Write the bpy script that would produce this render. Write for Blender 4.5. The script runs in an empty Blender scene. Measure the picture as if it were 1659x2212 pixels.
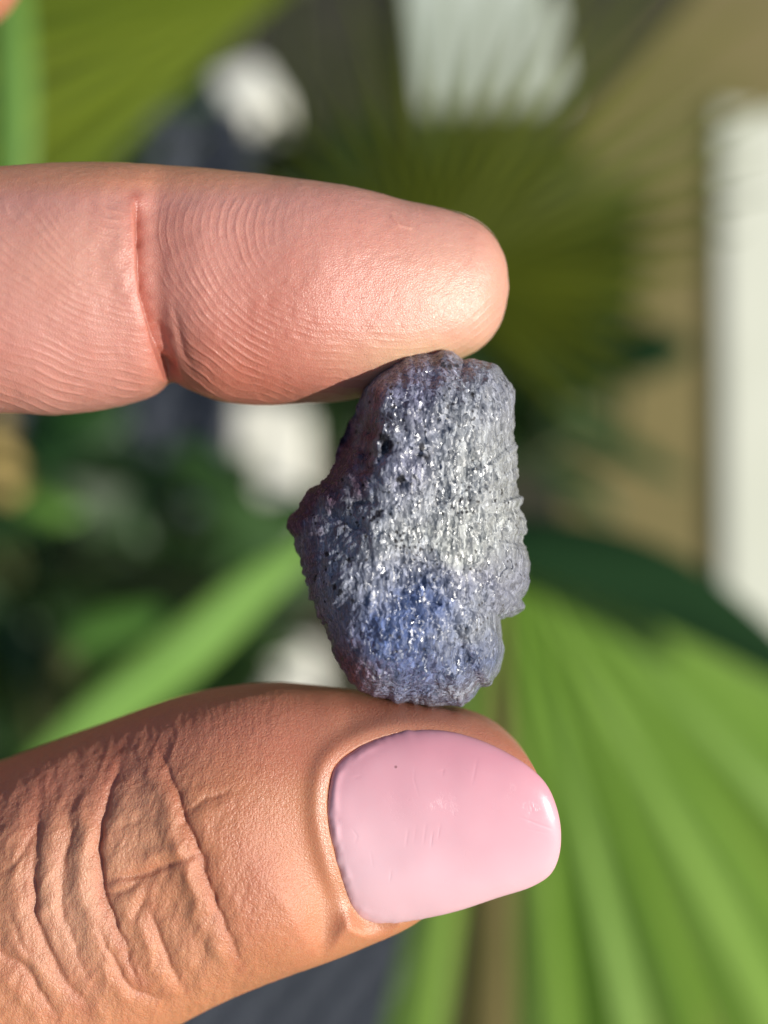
import bpy, bmesh, math, random
import numpy as np
from mathutils import Vector, Matrix

random.seed(4); np.random.seed(4)
SC = bpy.context.scene
COL = SC.collection
R = math.radians

# ------------------------------------------------------------------ camera, light, exposure
PITCH = 65.0            # camera looks this far below the horizon
DIST = 90.0             # mm, camera to the held stone
PXMM = 34.0             # picture units (1659 wide, 2212 high) per mm at the stone
ORIGIN = Vector((0.0, 0.0, 0.92))      # the held stone, metres above the ground
FRAME = Matrix.Rotation(R(90 - PITCH), 4, 'X')   # local x right, y up, z towards the viewer
LOCAL = Matrix.Translation(ORIGIN) @ FRAME

cam_d = bpy.data.cameras.new('camera')
cam = bpy.data.objects.new('camera', cam_d); COL.objects.link(cam)
cam.matrix_world = LOCAL @ Matrix.Translation((0, 0, DIST * .001))
cam_d.sensor_fit = 'VERTICAL'; cam_d.sensor_height = 24; cam_d.sensor_width = 18
cam_d.lens = 12.0 / ((1106.0 / PXMM) / DIST)
cam_d.clip_start = 0.005; cam_d.clip_end = 200
cam_d.dof.use_dof = True
cam_d.dof.focus_distance = (DIST - 4.5) * .001
APERTURE = 3.4          # mm
cam_d.dof.aperture_fstop = cam_d.lens / APERTURE
SC.camera = cam

SUN_LOCAL = Vector((0.72, -0.14, 0.66)).normalized()
SUN = (FRAME.to_3x3() @ SUN_LOCAL).normalized()
elev = math.asin(SUN.z); azim = math.atan2(SUN.x, SUN.y)
world = bpy.data.worlds.new('World'); SC.world = world; world.use_nodes = True
wn = world.node_tree; bg = wn.nodes['Background']
sky = wn.nodes.new('ShaderNodeTexSky'); sky.sky_type = 'NISHITA'; sky.sun_disc = False
sky.sun_elevation = elev; sky.sun_rotation = azim
wn.links.new(sky.outputs[0], bg.inputs[0]); bg.inputs[1].default_value = 0.085
sd = bpy.data.lights.new('sun', 'SUN'); sd.energy = 4.9; sd.angle = R(0.6); sd.color = (1, .95, .86)
so = bpy.data.objects.new('sun', sd); COL.objects.link(so)
so.rotation_euler = (-SUN).to_track_quat('-Z', 'Y').to_euler(); so.location = (0.4, -.6, 2)
vs = SC.view_settings
vs.view_transform = 'Standard'; vs.look = 'None'; vs.gamma = 1; vs.exposure = 0.12; vs.use_curve_mapping = False
SC.render.engine = 'CYCLES'
SC.cycles.use_denoising = True
SC.cycles.max_bounces = 8
SC.cycles.sample_clamp_indirect = 6

# ------------------------------------------------------------------ small helpers
def tag(o, label=None, cat=None, group=None, kind=None):
    if label: o['label'] = label
    if cat: o['category'] = cat
    if group: o['group'] = group
    if kind: o['kind'] = kind
    return o

def unproj(px, py, z=0.0):
    """picture units -> local mm at height z over the stone's plane"""
    s = (DIST - z) / DIST / PXMM
    return (np.asarray(px) - 829.5) * s, (1106.0 - np.asarray(py)) * s

def proj(x, y, z):
    s = PXMM * DIST / (DIST - z)
    return 829.5 + x * s, 1106.0 - y * s

def wpt(px, py, dist):
    """point on a picture ray, dist metres in front of the camera plane"""
    z = DIST - dist * 1000.0
    x, y = unproj(px, py, z)
    return LOCAL @ Vector((float(x) * .001, float(y) * .001, z * .001))

def wground(px, py, h=0.0):
    a = cam.matrix_world.translation
    d = wpt(px, py, 1.0) - a
    return a + d * ((h - a.z) / d.z)

def hermite(pts, n_per, closed=False):
    """Catmull-Rom through rows of pts, n_per samples between consecutive rows"""
    P = np.asarray(pts, float); out = []
    m = len(P)
    for i in range(m if closed else m - 1):
        p0 = P[(i - 1) % m] if closed else P[max(i - 1, 0)]
        p1 = P[i]; p2 = P[(i + 1) % m]
        p3 = P[(i + 2) % m] if closed else P[min(i + 2, m - 1)]
        d1 = np.linalg.norm(p2 - p1) + 1e-9
        d0 = np.linalg.norm(p1 - p0) + 1e-9 if (closed or i > 0) else d1
        d2 = np.linalg.norm(p3 - p2) + 1e-9 if (closed or i + 2 < m) else d1
        a0, a1, a2 = math.sqrt(d0), math.sqrt(d1), math.sqrt(d2)
        m1 = ((p1 - p0) / a0 - (p2 - p0) / (a0 + a1) + (p2 - p1) / a1) * a1
        m2 = ((p2 - p1) / a1 - (p3 - p1) / (a1 + a2) + (p3 - p2) / a2) * a1
        if not closed and i == 0: m1 = p2 - p1
        if not closed and i + 2 >= m: m2 = (p2 - p1) * 1.0
        k = n_per[i] if hasattr(n_per, '__len__') else n_per
        t = (np.arange(k) / k)[:, None]
        h = (2*t**3-3*t**2+1)*p1 + (t**3-2*t**2+t)*m1 + (-2*t**3+3*t**2)*p2 + (t**3-t**2)*m2
        out.append(h)
    if not closed: out.append(P[-1:])
    return np.vstack(out)

def _hash(i, j, k, seed):
    h = (i * 374761393 + j * 668265263 + k * 2147483647 + seed * 1274126177) & 0xffffffff
    h = ((h ^ (h >> 13)) * 1274126177) & 0xffffffff
    return ((h ^ (h >> 16)) & 0xffff) / 65535.0

def noise(x, y, z, seed=0):
    x, y, z = np.broadcast_arrays(np.asarray(x, float), y, z)
    i = np.floor(x).astype(np.int64); j = np.floor(y).astype(np.int64); k = np.floor(z).astype(np.int64)
    u, v, w = x - i, y - j, z - k
    u = u*u*u*(u*(u*6-15)+10); v = v*v*v*(v*(v*6-15)+10); w = w*w*w*(w*(w*6-15)+10)
    r = 0
    for a in (0, 1):
        for b in (0, 1):
            for c in (0, 1):
                r = r + _hash(i+a, j+b, k+c, seed) * (u if a else 1-u) * (v if b else 1-v) * (w if c else 1-w)
    return r * 2 - 1

def fbm(x, y, z, seed=0, o=4):
    r = 0; a = 1.0
    for q in range(o):
        r = r + a * noise(x * 2**q, y * 2**q, z * 2**q, seed + q * 17); a *= .5
    return r

def sstep(a, b, x):
    t = np.clip((x - a) / (b - a), 0, 1); return t * t * (3 - 2 * t)

def seg_dist(px, py, line):
    """distance to a polyline, signed side (>0 on its right when walked downwards) and position along it"""
    best = np.full(px.shape, 1e9); side = np.zeros(px.shape); al = np.zeros(px.shape)
    L = np.asarray(line, float)
    cum = np.concatenate([[0], np.cumsum(np.linalg.norm(np.diff(L, axis=0), axis=1))]); tot = cum[-1]
    for q in range(len(L) - 1):
        a = L[q]; d = L[q+1] - a; ll = d @ d
        t = np.clip(((px - a[0]) * d[0] + (py - a[1]) * d[1]) / ll, 0, 1)
        ex = px - a[0] - t * d[0]; ey = py - a[1] - t * d[1]
        dd = np.hypot(ex, ey); m = dd < best
        best = np.where(m, dd, best)
        side = np.where(m, np.sign(ex * d[1] - ey * d[0]), side)
        al = np.where(m, (cum[q] + t * math.sqrt(ll)) / tot, al)
    return best, side, al

def poly_sd(px, py, poly):
    """signed distance to closed polygon, negative inside"""
    P = np.asarray(poly, float); best = np.full(px.shape, 1e9); ins = np.zeros(px.shape, bool)
    m = len(P)
    for q in range(m):
        a = P[q]; b = P[(q + 1) % m]; d = b - a
        t = np.clip(((px - a[0]) * d[0] + (py - a[1]) * d[1]) / (d @ d + 1e-12), 0, 1)
        best = np.minimum(best, np.hypot(px - a[0] - t * d[0], py - a[1] - t * d[1]))
        c = ((a[1] > py) != (b[1] > py)) & (px < (b[0] - a[0]) * (py - a[1]) / (b[1] - a[1] + 1e-12) + a[0])
        ins ^= c
    return np.where(ins, -best, best)

def np_mesh(name, verts, faces):
    me = bpy.data.meshes.new(name)
    verts = np.asarray(verts, np.float32); nv = len(verts)
    me.vertices.add(nv); me.vertices.foreach_set('co', verts.ravel())
    quads = [f for f in faces if f.shape[1] == 4]; tris = [f for f in faces if f.shape[1] == 3]
    loops = np.concatenate([f.ravel() for f in quads + tris]).astype(np.int32)
    tot = np.concatenate([np.full(len(f), f.shape[1]) for f in quads + tris]).astype(np.int32)
    st = np.concatenate([[0], np.cumsum(tot)[:-1]]).astype(np.int32)
    me.loops.add(len(loops)); me.loops.foreach_set('vertex_index', loops)
    me.polygons.add(len(tot)); me.polygons.foreach_set('loop_start', st)
    try: me.polygons.foreach_set('loop_total', tot)
    except Exception: pass
    me.update(calc_edges=True); me.validate()
    me.polygons.foreach_set('use_smooth', np.ones(len(me.polygons), bool))
    return me

def grid_faces(n, m, wrap=True):
    """n rings of m points"""
    i = np.arange(n - 1)[:, None]; j = np.arange(m if wrap else m - 1)[None, :]
    a = i * m + j; b = i * m + (j + 1) % m
    return np.stack([a, b, b + m, a + m], -1).reshape(-1, 4)

def link(name, me, mat, parent=None, matrix=None):
    o = bpy.data.objects.new(name, me); COL.objects.link(o)
    if mat:
        me.materials.clear(); me.materials.append(mat)
    if parent: o.parent = parent
    if matrix is not None: o.matrix_world = matrix
    return o

def vcolor(me, name, rgb):
    at = me.attributes.new(name, 'FLOAT_COLOR', 'POINT')
    c = np.ones((len(rgb), 4), np.float32); c[:, :3] = rgb
    at.data.foreach_set('color', c.ravel())

def coords(me):
    v = np.empty(len(me.vertices) * 3, np.float32); me.vertices.foreach_get('co', v); return v.reshape(-1, 3).astype(float)

def lin(r, g, b):
    f = lambda c: (c/255/12.92) if c/255 <= .04045 else ((c/255+.055)/1.055)**2.4
    return np.array([f(r), f(g), f(b)])

# ------------------------------------------------------------------ materials
class NT:
    def __init__(s, name):
        s.m = bpy.data.materials.new(name); s.m.use_nodes = True; s.t = s.m.node_tree
        s.b = s.t.nodes['Principled BSDF']; s.out = s.t.nodes['Material Output']
    def n(s, typ, inp=None, **kw):
        nd = s.t.nodes.new(typ)
        for k, v in kw.items(): setattr(nd, k, v)
        for k, v in (inp or {}).items(): s.set(nd.inputs[k], v)
        return nd
    def set(s, sock, v):
        if isinstance(v, bpy.types.NodeSocket): s.t.links.new(v, sock)
        else: sock.default_value = v
    def p(s, **kw):
        for k, v in kw.items(): s.set(s.b.inputs[k.replace('_', ' ')], v)
    def math(s, op, a, b=0.0, c=None):
        nd = s.n('ShaderNodeMath', {0: a, 1: b}, operation=op)
        if c is not None: s.set(nd.inputs[2], c)
        return nd.outputs[0]
    def mix(s, f, a, b, typ='MIX'):
        nd = s.n('ShaderNodeMix', data_type='RGBA', blend_type=typ)
        s.set(nd.inputs[0], f); s.set(nd.inputs[6], a); s.set(nd.inputs[7], b); return nd.outputs[2]
    def mm(s, sc=(1, 1, 1)):
        """object coordinates in mm"""
        tc = s.n('ShaderNodeTexCoord')
        return s.n('ShaderNodeMapping', {'Vector': tc.outputs['Object'], 'Scale': tuple(1000.0 * q for q in sc)}).outputs[0]
    def tex(s, vec, scale, detail=3, rough=.55):
        return s.n('ShaderNodeTexNoise', {'Vector': vec, 'Scale': scale, 'Detail': detail, 'Roughness': rough}).outputs
    def ramp(s, f, a, b):
        nd = s.n('ShaderNodeMapRange', {0: f, 1: a, 2: b}); nd.clamp = True; return nd.outputs[0]

def c4(*c): return (c[0], c[1], c[2], 1)

def mat_skin():
    s = NT('skin')
    v = s.mm()
    at = s.n('ShaderNodeAttribute', attribute_name='tone').outputs['Color']
    mk = s.n('ShaderNodeAttribute', attribute_name='dorsal').outputs['Fac']
    n1 = s.tex(v, .55, 4, .6)[0]; n2 = s.tex(v, 4.0, 3, .6)[0]
    f = s.math('MULTIPLY', s.ramp(n1, .45, .8), .22)
    col = s.mix(f, at, (0.48, .13, .085, 1))
    f2 = s.math('MULTIPLY', s.ramp(n2, .35, .75), .12)
    col = s.mix(f2, col, (0.70, .42, .30, 1))
    # fine furrow net of the skin
    vd = s.mm((1.0, .62, 1.0))
    cell = s.n('ShaderNodeTexVoronoi', {'Vector': vd, 'Scale': 4.2, 'Randomness': 1.0}, feature='DISTANCE_TO_EDGE').outputs[0]
    cell2 = s.n('ShaderNodeTexVoronoi', {'Vector': v, 'Scale': 6.5}, feature='DISTANCE_TO_EDGE').outputs[0]
    net = s.math('ADD', s.math('MULTIPLY', s.ramp(cell, 0, .25), s.math('MULTIPLY', mk, .42)), s.math('MULTIPLY', s.ramp(cell2, 0, .3), .22))
    net = s.math('ADD', net, s.math('MULTIPLY', s.tex(v, 7, 4, .7)[0], s.math('ADD', .65, s.math('MULTIPLY', mk, .6))))
    bump = s.n('ShaderNodeBump', {'Height': net, 'Strength': .50, 'Distance': .00009})
    s.p(Base_Color=col, Normal=bump.outputs[0])
    rg = s.math('ADD', s.math('MULTIPLY', n2, .30), .22)
    sh = s.n('ShaderNodeAttribute', attribute_name='shine').outputs['Fac']
    s.p(Roughness=rg, Specular_IOR_Level=.55, Coat_Weight=s.math('ADD', .10, s.math('MULTIPLY', sh, .9)), Coat_Roughness=.28, Coat_Normal=bump.outputs[0], Subsurface_Weight=.38, Subsurface_Radius=(1.0, .36, .2), Subsurface_Scale=.0011)
    return s.m

def mat_polish():
    s = NT('pink_polish')
    v = s.mm()
    n = s.tex(v, .28, 2)[0]
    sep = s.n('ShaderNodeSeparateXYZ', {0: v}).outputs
    bed = s.ramp(s.math('ADD', s.math('ADD', s.math('MULTIPLY', sep[1], .16), s.math('MULTIPLY', sep[0], .03)), s.math('MULTIPLY', n, .5)), -3.2, -1.9)  # deeper pink towards the top: the nail's shading painted into the polish colour
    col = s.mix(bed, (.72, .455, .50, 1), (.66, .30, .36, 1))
    # faint grey smudges and tiny dark specks
    sm = s.ramp(s.tex(v, .9, 4, .6)[0], .60, .78)
    col = s.mix(s.math('MULTIPLY', sm, .07), col, (.45, .33, .38, 1))
    vo = s.n('ShaderNodeTexVoronoi', {'Vector': v, 'Scale': .42}, feature='F1')
    col = s.mix(s.math('MULTIPLY', s.math('LESS_THAN', vo.outputs['Distance'], .045), .6), col, (.16, .07, .07, 1))
    # scratches: long thin cells at two slants
    h = None
    for ang, sc, th in ((.25, (.5, .13), .018), (-.35, (.42, .15), .016), (1.35, (.3, .1), .012)):
        tc = s.n('ShaderNodeTexCoord')
        m1 = s.n('ShaderNodeMapping', {'Vector': tc.outputs['Object'], 'Rotation': (0, 0, ang), 'Scale': (sc[0]*1000, sc[1]*1000*2, 200)})
        w = s.n('ShaderNodeVectorMath', {0: m1.outputs[0], 1: s.n('ShaderNodeTexNoise', {'Vector': v, 'Scale': .9}).outputs['Color']}, operation='ADD').outputs[0]
        d = s.n('ShaderNodeTexVoronoi', {'Vector': w, 'Scale': 2.6}, feature='DISTANCE_TO_EDGE').outputs[0]
        k = s.math('MULTIPLY', s.math('LESS_THAN', d, th), s.ramp(s.tex(v, .55, 2)[0], .52, .62))
        h = k if h is None else s.math('ADD', h, k)
    h = s.math('ADD', s.math('MULTIPLY', h, -.05), s.math('MULTIPLY', s.tex(v, .22, 1)[0], 4.0))
    bump = s.n('ShaderNodeBump', {'Height': h, 'Strength': .55, 'Distance': .00006})
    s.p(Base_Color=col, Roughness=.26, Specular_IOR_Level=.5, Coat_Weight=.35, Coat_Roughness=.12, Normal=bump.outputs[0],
        Subsurface_Weight=.15, Subsurface_Radius=(1, .5, .45), Subsurface_Scale=.0006)
    return s.m

def mat_nail_plain():
    s = NT('bare_nail'); s.p(Base_Color=(.70, .44, .38, 1), Roughness=.3); return s.m

def mat_stone():
    s = NT('rough_crystal')
    at = s.n('ShaderNodeAttribute', attribute_name='tone').outputs['Color']
    gl = s.n('ShaderNodeAttribute', attribute_name='glint').outputs['Fac']
    v = s.mm(); vf = s.mm((1.15, .36, .8))
    geo = s.n('ShaderNodeNewGeometry')
    warp = s.n('ShaderNodeTexNoise', {'Vector': v, 'Scale': 1.6, 'Detail': 2}).outputs['Color']
    vw = s.n('ShaderNodeVectorMath', {0: vf, 1: s.n('ShaderNodeVectorMath', {0: warp, 3: .7}, operation='SCALE').outputs[0]}, operation='ADD').outputs[0]
    va = s.n('ShaderNodeTexVoronoi', {'Vector': vw, 'Scale': 4.2}, feature='F1')
    vb = s.n('ShaderNodeTexVoronoi', {'Vector': vw, 'Scale': 9.0}, feature='F1')
    def tilt(c, k):
        q = s.n('ShaderNodeVectorMath', {0: c, 1: (.5, .5, .5)}, operation='SUBTRACT').outputs[0]
        return s.n('ShaderNodeVectorMath', {0: q, 3: k}, operation='SCALE').outputs[0]
    t = s.n('ShaderNodeVectorMath', {0: tilt(va.outputs['Color'], .58), 1: tilt(vb.outputs['Color'], .85)}, operation='ADD').outputs[0]
    bump = s.n('ShaderNodeBump', {'Height': s.tex(vw, 5.0, 5, .7)[0], 'Strength': .6, 'Distance': .00007})
    nn = s.n('ShaderNodeVectorMath', {0: bump.outputs[0], 1: t}, operation='ADD').outputs[0]
    nn = s.n('ShaderNodeVectorMath', {0: nn}, operation='NORMALIZE').outputs[0]
    # colour: patch tone, paler and darker grains
    g = s.n('ShaderNodeSeparateColor', {0: va.outputs['Color']}).outputs[0]
    col = s.mix(s.ramp(g, .5, 1), at, (1.7, 1.7, 1.7, 1), 'MULTIPLY')
    col = s.mix(s.math('MULTIPLY', s.ramp(s.tex(vw, 2.2, 5, .7)[0], .46, .66), .75), col, s.mix(.5, col, (.03, .03, .05, 1)))
    gb = s.n('ShaderNodeSeparateColor', {0: vb.outputs['Color']}).outputs[2]
    col = s.mix(s.math('MULTIPLY', s.ramp(gb, .55, .95), .45), col, s.mix(.35, col, (.02, .022, .035, 1)))
    col = s.mix(s.ramp(gb, .35, .05), col, (1.6, 1.6, 1.6, 1), 'MULTIPLY')
    spk = s.n('ShaderNodeTexVoronoi', {'Vector': v, 'Scale': 2.1}, feature='F1')
    cl = s.ramp(s.tex(v, .42, 3, .6)[0], .47, .58)
    sp = s.math('MULTIPLY', s.math('LESS_THAN', spk.outputs['Distance'], .19), cl)
    col = s.mix(s.math('MULTIPLY', sp, .8), col, (.035, .03, .03, 1))
    s.p(Base_Color=col, Normal=nn)
    s.p(Roughness=s.ramp(s.n('ShaderNodeSeparateColor', {0: vb.outputs['Color']}).outputs[1], 0, 1))
    vr = s.n('ShaderNodeSeparateColor', {0: vb.outputs['Color']}).outputs[0]
    spv = s.math('ADD', .42, s.math('MULTIPLY', s.ramp(vr, .74, .84), 1.0))
    rr = s.n('ShaderNodeMapRange', {0: s.n('ShaderNodeSeparateColor', {0: vb.outputs['Color']}).outputs[1], 1: 0, 2: 1, 3: .16, 4: .60}).outputs[0]
    s.p(Roughness=rr, Specular_IOR_Level=s.math('MULTIPLY', gl, spv), IOR=1.55, Subsurface_Weight=.16, Subsurface_Radius=(.9, .9, 1.2), Subsurface_Scale=.0005)
    return s.m

def mat_leaf(name, c1, c2, rough=.38, trans=.3, spec=.5, sc=30):
    s = NT(name)
    tc = s.n('ShaderNodeTexCoord')
    oi = s.n('ShaderNodeObjectInfo').outputs['Random']
    n = s.tex(tc.outputs['Object'], sc, 3)[0]
    col = s.mix(s.ramp(s.math('ADD', s.math('MULTIPLY', n, .6), s.math('MULTIPLY', oi, .5)), .3, .85), c4(*c1), c4(*c2))
    s.p(Base_Color=col, Roughness=rough, Specular_IOR_Level=spec)
    tr = s.n('ShaderNodeBsdfTranslucent', {'Color': s.mix(.5, col, (.35, .5, .05, 1))})
    mx = s.n('ShaderNodeMixShader', {0: trans, 1: s.b.outputs[0], 2: tr.outputs[0]})
    s.t.links.new(mx.outputs[0], s.out.inputs[0]); return s.m

def mat_plain(name, c1, c2, sc, rough=.8, bump=.0, dist=.002):
    s = NT(name); tc = s.n('ShaderNodeTexCoord')
    n = s.tex(tc.outputs['Object'], sc, 5, .6)[0]
    s.p(Base_Color=s.mix(s.ramp(n, .3, .7), c4(*c1), c4(*c2)), Roughness=rough)
    if bump:
        s.p(Normal=s.n('ShaderNodeBump', {'Height': n, 'Strength': bump, 'Distance': dist}).outputs[0])
    return s.m

M_SKIN = mat_skin(); M_POLISH = mat_polish(); M_NAIL = mat_nail_plain(); M_STONE = mat_stone()

# ================================================================== SETTING
M_SOIL = mat_plain('dry_soil', (.155, .13, .045), (.23, .185, .07), 6, .9, .5, .01)
bm = bmesh.new()
bmesh.ops.create_grid(bm, x_segments=8, y_segments=8, size=40)
me = bpy.data.meshes.new('ground'); bm.to_mesh(me); bm.free()
g = link('ground', me, M_SOIL); tag(g, 'dry tan garden soil under the plants', 'ground', kind='structure')

M_BED_SHADE = mat_plain('bed_shade', (.016, .018, .010), (.045, .042, .022), 40, .9, .6, .01)  # dark ground colour stands in for the shade under the plants
def sheet(name, pix, h, mat, label):
    me = bpy.data.meshes.new(name); P = [wground(*p) for p in pix]
    me.from_pydata([(p.x, p.y, h) for p in P], [], [tuple(range(len(P)))]); me.update()
    return tag(link(name, me, mat), label, None, kind='structure')
sheet('bed_shade_sheet', [(-1500, 3000), (1500, 3000), (1330, 2200), (1240, 1300), (1170, 600), (1180, 330), (1330, 150), (1500, -20), (1480, -250), (-1500, -250)], .004, M_BED_SHADE, 'dark sheet over the planted bed standing in for shade under the plants')

def beveled_box(bm, sx, sy, sz, bev, seg=3):
    r = bmesh.ops.create_cube(bm, size=1)
    for v in r['verts']: v.co = Vector((v.co.x * sx, v.co.y * sy, v.co.z * sz + sz / 2))
    bmesh.ops.bevel(bm, geom=[e for e in bm.edges], offset=bev, segments=seg, affect='EDGES', profile=.6)

# ---- garden behind
M_WHITE = mat_plain('white_paint', (.76, .75, .64), (.82, .81, .72), 14, .6, .3, .002)
M_SLATE = mat_plain('slate', (.035, .042, .055), (.06, .068, .085), 18, .7, .3, .002)
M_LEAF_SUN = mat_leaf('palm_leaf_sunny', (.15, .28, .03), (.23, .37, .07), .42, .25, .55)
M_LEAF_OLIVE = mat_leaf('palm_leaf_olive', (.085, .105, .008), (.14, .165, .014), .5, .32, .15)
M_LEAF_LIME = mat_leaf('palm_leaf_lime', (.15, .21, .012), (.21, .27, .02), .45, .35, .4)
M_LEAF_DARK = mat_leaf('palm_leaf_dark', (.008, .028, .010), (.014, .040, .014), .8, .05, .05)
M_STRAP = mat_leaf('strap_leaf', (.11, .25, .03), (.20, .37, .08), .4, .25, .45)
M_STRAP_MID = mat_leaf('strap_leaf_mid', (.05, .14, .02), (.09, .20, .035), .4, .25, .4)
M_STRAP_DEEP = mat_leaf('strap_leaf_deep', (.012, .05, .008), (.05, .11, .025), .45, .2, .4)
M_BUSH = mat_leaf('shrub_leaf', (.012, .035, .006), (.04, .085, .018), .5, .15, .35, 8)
M_STRAW = mat_leaf('dry_leaf', (.50, .36, .12), (.58, .44, .18), .6, .2, .3)
M_DRY = mat_leaf('palm_leaf_browned', (.11, .10, .03), (.20, .14, .06), .6, .15, .3)
M_STEM = mat_plain('stem', (.05, .07, .02), (.08, .09, .03), 30, .6)
F3 = FRAME.to_3x3()
def ldir(x, y, z): return (F3 @ Vector((x, y, z))).normalized()

def tube_mesh(name, pts, radii, seg=10):
    P = [Vector(p) for p in pts]; vs_, fs = [], []
    for i, p in enumerate(P):
        t = (P[min(i+1, len(P)-1)] - P[max(i-1, 0)]).normalized()
        a = t.orthogonal().normalized(); b = t.cross(a)
        if i: # keep the frame from twisting
            a = (prev - t * prev.dot(t)).normalized(); b = t.cross(a)
        prev = a
        for k in range(seg):
            q = 2 * math.pi * k / seg
            vs_.append(p + (a * math.cos(q) + b * math.sin(q)) * radii[i])
    for i in range(len(P) - 1):
        for k in range(seg):
            fs.append((i*seg+k, i*seg+(k+1) % seg, (i+1)*seg+(k+1) % seg, (i+1)*seg+k))
    fs.append(tuple(range(seg))[::-1]); fs.append(tuple((len(P)-1)*seg + k for k in range(seg)))
    me = bpy.data.meshes.new(name); me.from_pydata(vs_, [], fs); me.update()
    for p in me.polygons: p.use_smooth = True
    return me

def bez(a, b, c, n=14):
    return [a * (1-t)**2 + b * 2*t*(1-t) + c * t*t for t in [i/n for i in range(n+1)]]

def segment_mesh(hub, dirv, nrm, L, dth, rjoin, wmax, droop, pleat, base, twist=0):
    """one folded finger of a fan leaf, with a little thickness"""
    side = nrm.cross(dirv).normalized(); n = 16; vs_, fs = [], []
    for i in range(n + 1):
        t = i / n; r = L * (.03 + .97 * t)
        w = min(2 * r * math.tan(dth / 2) * 1.02, wmax)
        if r > rjoin:
            q = (r - rjoin) / max(L - rjoin, 1e-6); w = min(w, 2 * rjoin * math.tan(dth / 2) * 1.02 * (1 + .35 * q)) * (1 - q ** 2.2) + .0006
        c = hub + dirv * r - nrm * droop * L * t ** 2.4
        s2 = (side * math.cos(twist * t) + nrm * math.sin(twist * t))
        up = nrm * (w * pleat)
        for off in (.00025, -.00025):
            vs_ += [c - s2 * w / 2 - up * .5 + nrm * off - base, c + up * .5 + nrm * off - base, c + s2 * w / 2 - up * .5 + nrm * off - base]
    for i in range(n):
        a = i * 6; b = a + 6
        for k in (0, 1):
            fs.append((a+k, a+k+1, b+k+1, b+k)); fs.append((a+3+k, b+3+k, b+4+k, a+4+k))
        fs.append((a, b, b+3, a+3)); fs.append((a+2, a+5, b+5, b+2))
    fs.append((0, 3, 4, 1)); fs.append((1, 4, 5, 2)); e = n * 6; fs.append((e, e+1, e+4, e+3)); fs.append((e+1, e+2, e+5, e+4))
    me = bpy.data.meshes.new('segment'); me.from_pydata(vs_, [], fs); me.update(); return me

def fan(palm, base, hub, axis, nrm, L, a0, a1, n, rj, mat, droop=.12, pleat=.28, wmax=1, rs=1, stem_r=.004, via=None, elong=.8, tw=.25, dry=()):
    rnd = random.Random(rs)
    nrm = nrm.normalized(); axis = (axis - nrm * axis.dot(nrm)).normalized(); side = nrm.cross(axis)
    mid = via if via is not None else (base + hub) / 2 + Vector((0, 0, .12))
    fr = link('frond', tube_mesh('frond', [p - base for p in bez(base, mid, hub)], [stem_r * (1.3 - .5 * i / 14) for i in range(15)]), M_STEM, palm)
    dth = R(a1 - a0) / n
    for i in range(n):
        th = R(a0) + dth * (i + .5)
        d = axis * math.cos(th) + side * math.sin(th)
        l = L * (.93 + .1 * rnd.random()) * (elong + (1 - elong) * max(0, math.cos(th)) ** 1.5)
        link('segment', segment_mesh(hub, d, nrm, l, dth, rj * (.9 + .25 * rnd.random()), wmax, droop * (.8 + .5 * rnd.random()), pleat * rnd.uniform(.6, 1.3), base, rnd.uniform(-tw, tw)), M_DRY if i in dry else mat, fr)
    return fr

def empty(name, loc):
    o = bpy.data.objects.new(name, None); COL.objects.link(o); o.location = loc; o.empty_display_size = .05; return o

# ---- fan palms
b1 = wground(905, 1180)
p1 = empty('fan_palm', b1)
tag(p1, 'shaded olive-green fan palm behind the index finger, its blade split into spread fingers', 'palm', 'fan palms')
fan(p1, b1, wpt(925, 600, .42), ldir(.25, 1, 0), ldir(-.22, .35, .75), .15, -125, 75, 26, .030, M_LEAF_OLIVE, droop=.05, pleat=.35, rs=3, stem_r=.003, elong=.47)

b2 = wground(940, 1640)
p2 = empty('fan_palm', b2)
tag(p2, 'sunlit bright green fan palm spreading its long folded fingers behind the thumb', 'palm', 'fan palms')
fan(p2, b2, wpt(1075, 1130, .33), ldir(.35, -1, 0), ldir(.16, .10, .97), .20, -32, 44, 10, .125, M_LEAF_SUN, droop=.20, pleat=.42, rs=8, stem_r=.003, tw=.65, dry={1})
b2b = wground(980, 1250)
p2b = empty('arching_palm', b2b)
tag(p2b, 'palm leaf with shade put into its dark green colour, arching past the stone towards the white kerb', 'palm')

b3 = wground(640, 330)
p3 = empty('fan_palm', b3)
tag(p3, 'yellow-green fan palm spreading over the slate planter', 'palm', 'fan palms')
fan(p3, b3, wpt(640, -40, .50), ldir(-1, -.18, 0), ldir(-.1, .25, .85), .15, -48, 34, 11, .11, M_LEAF_LIME, droop=.08, pleat=.25, rs=5, stem_r=.004)

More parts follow.
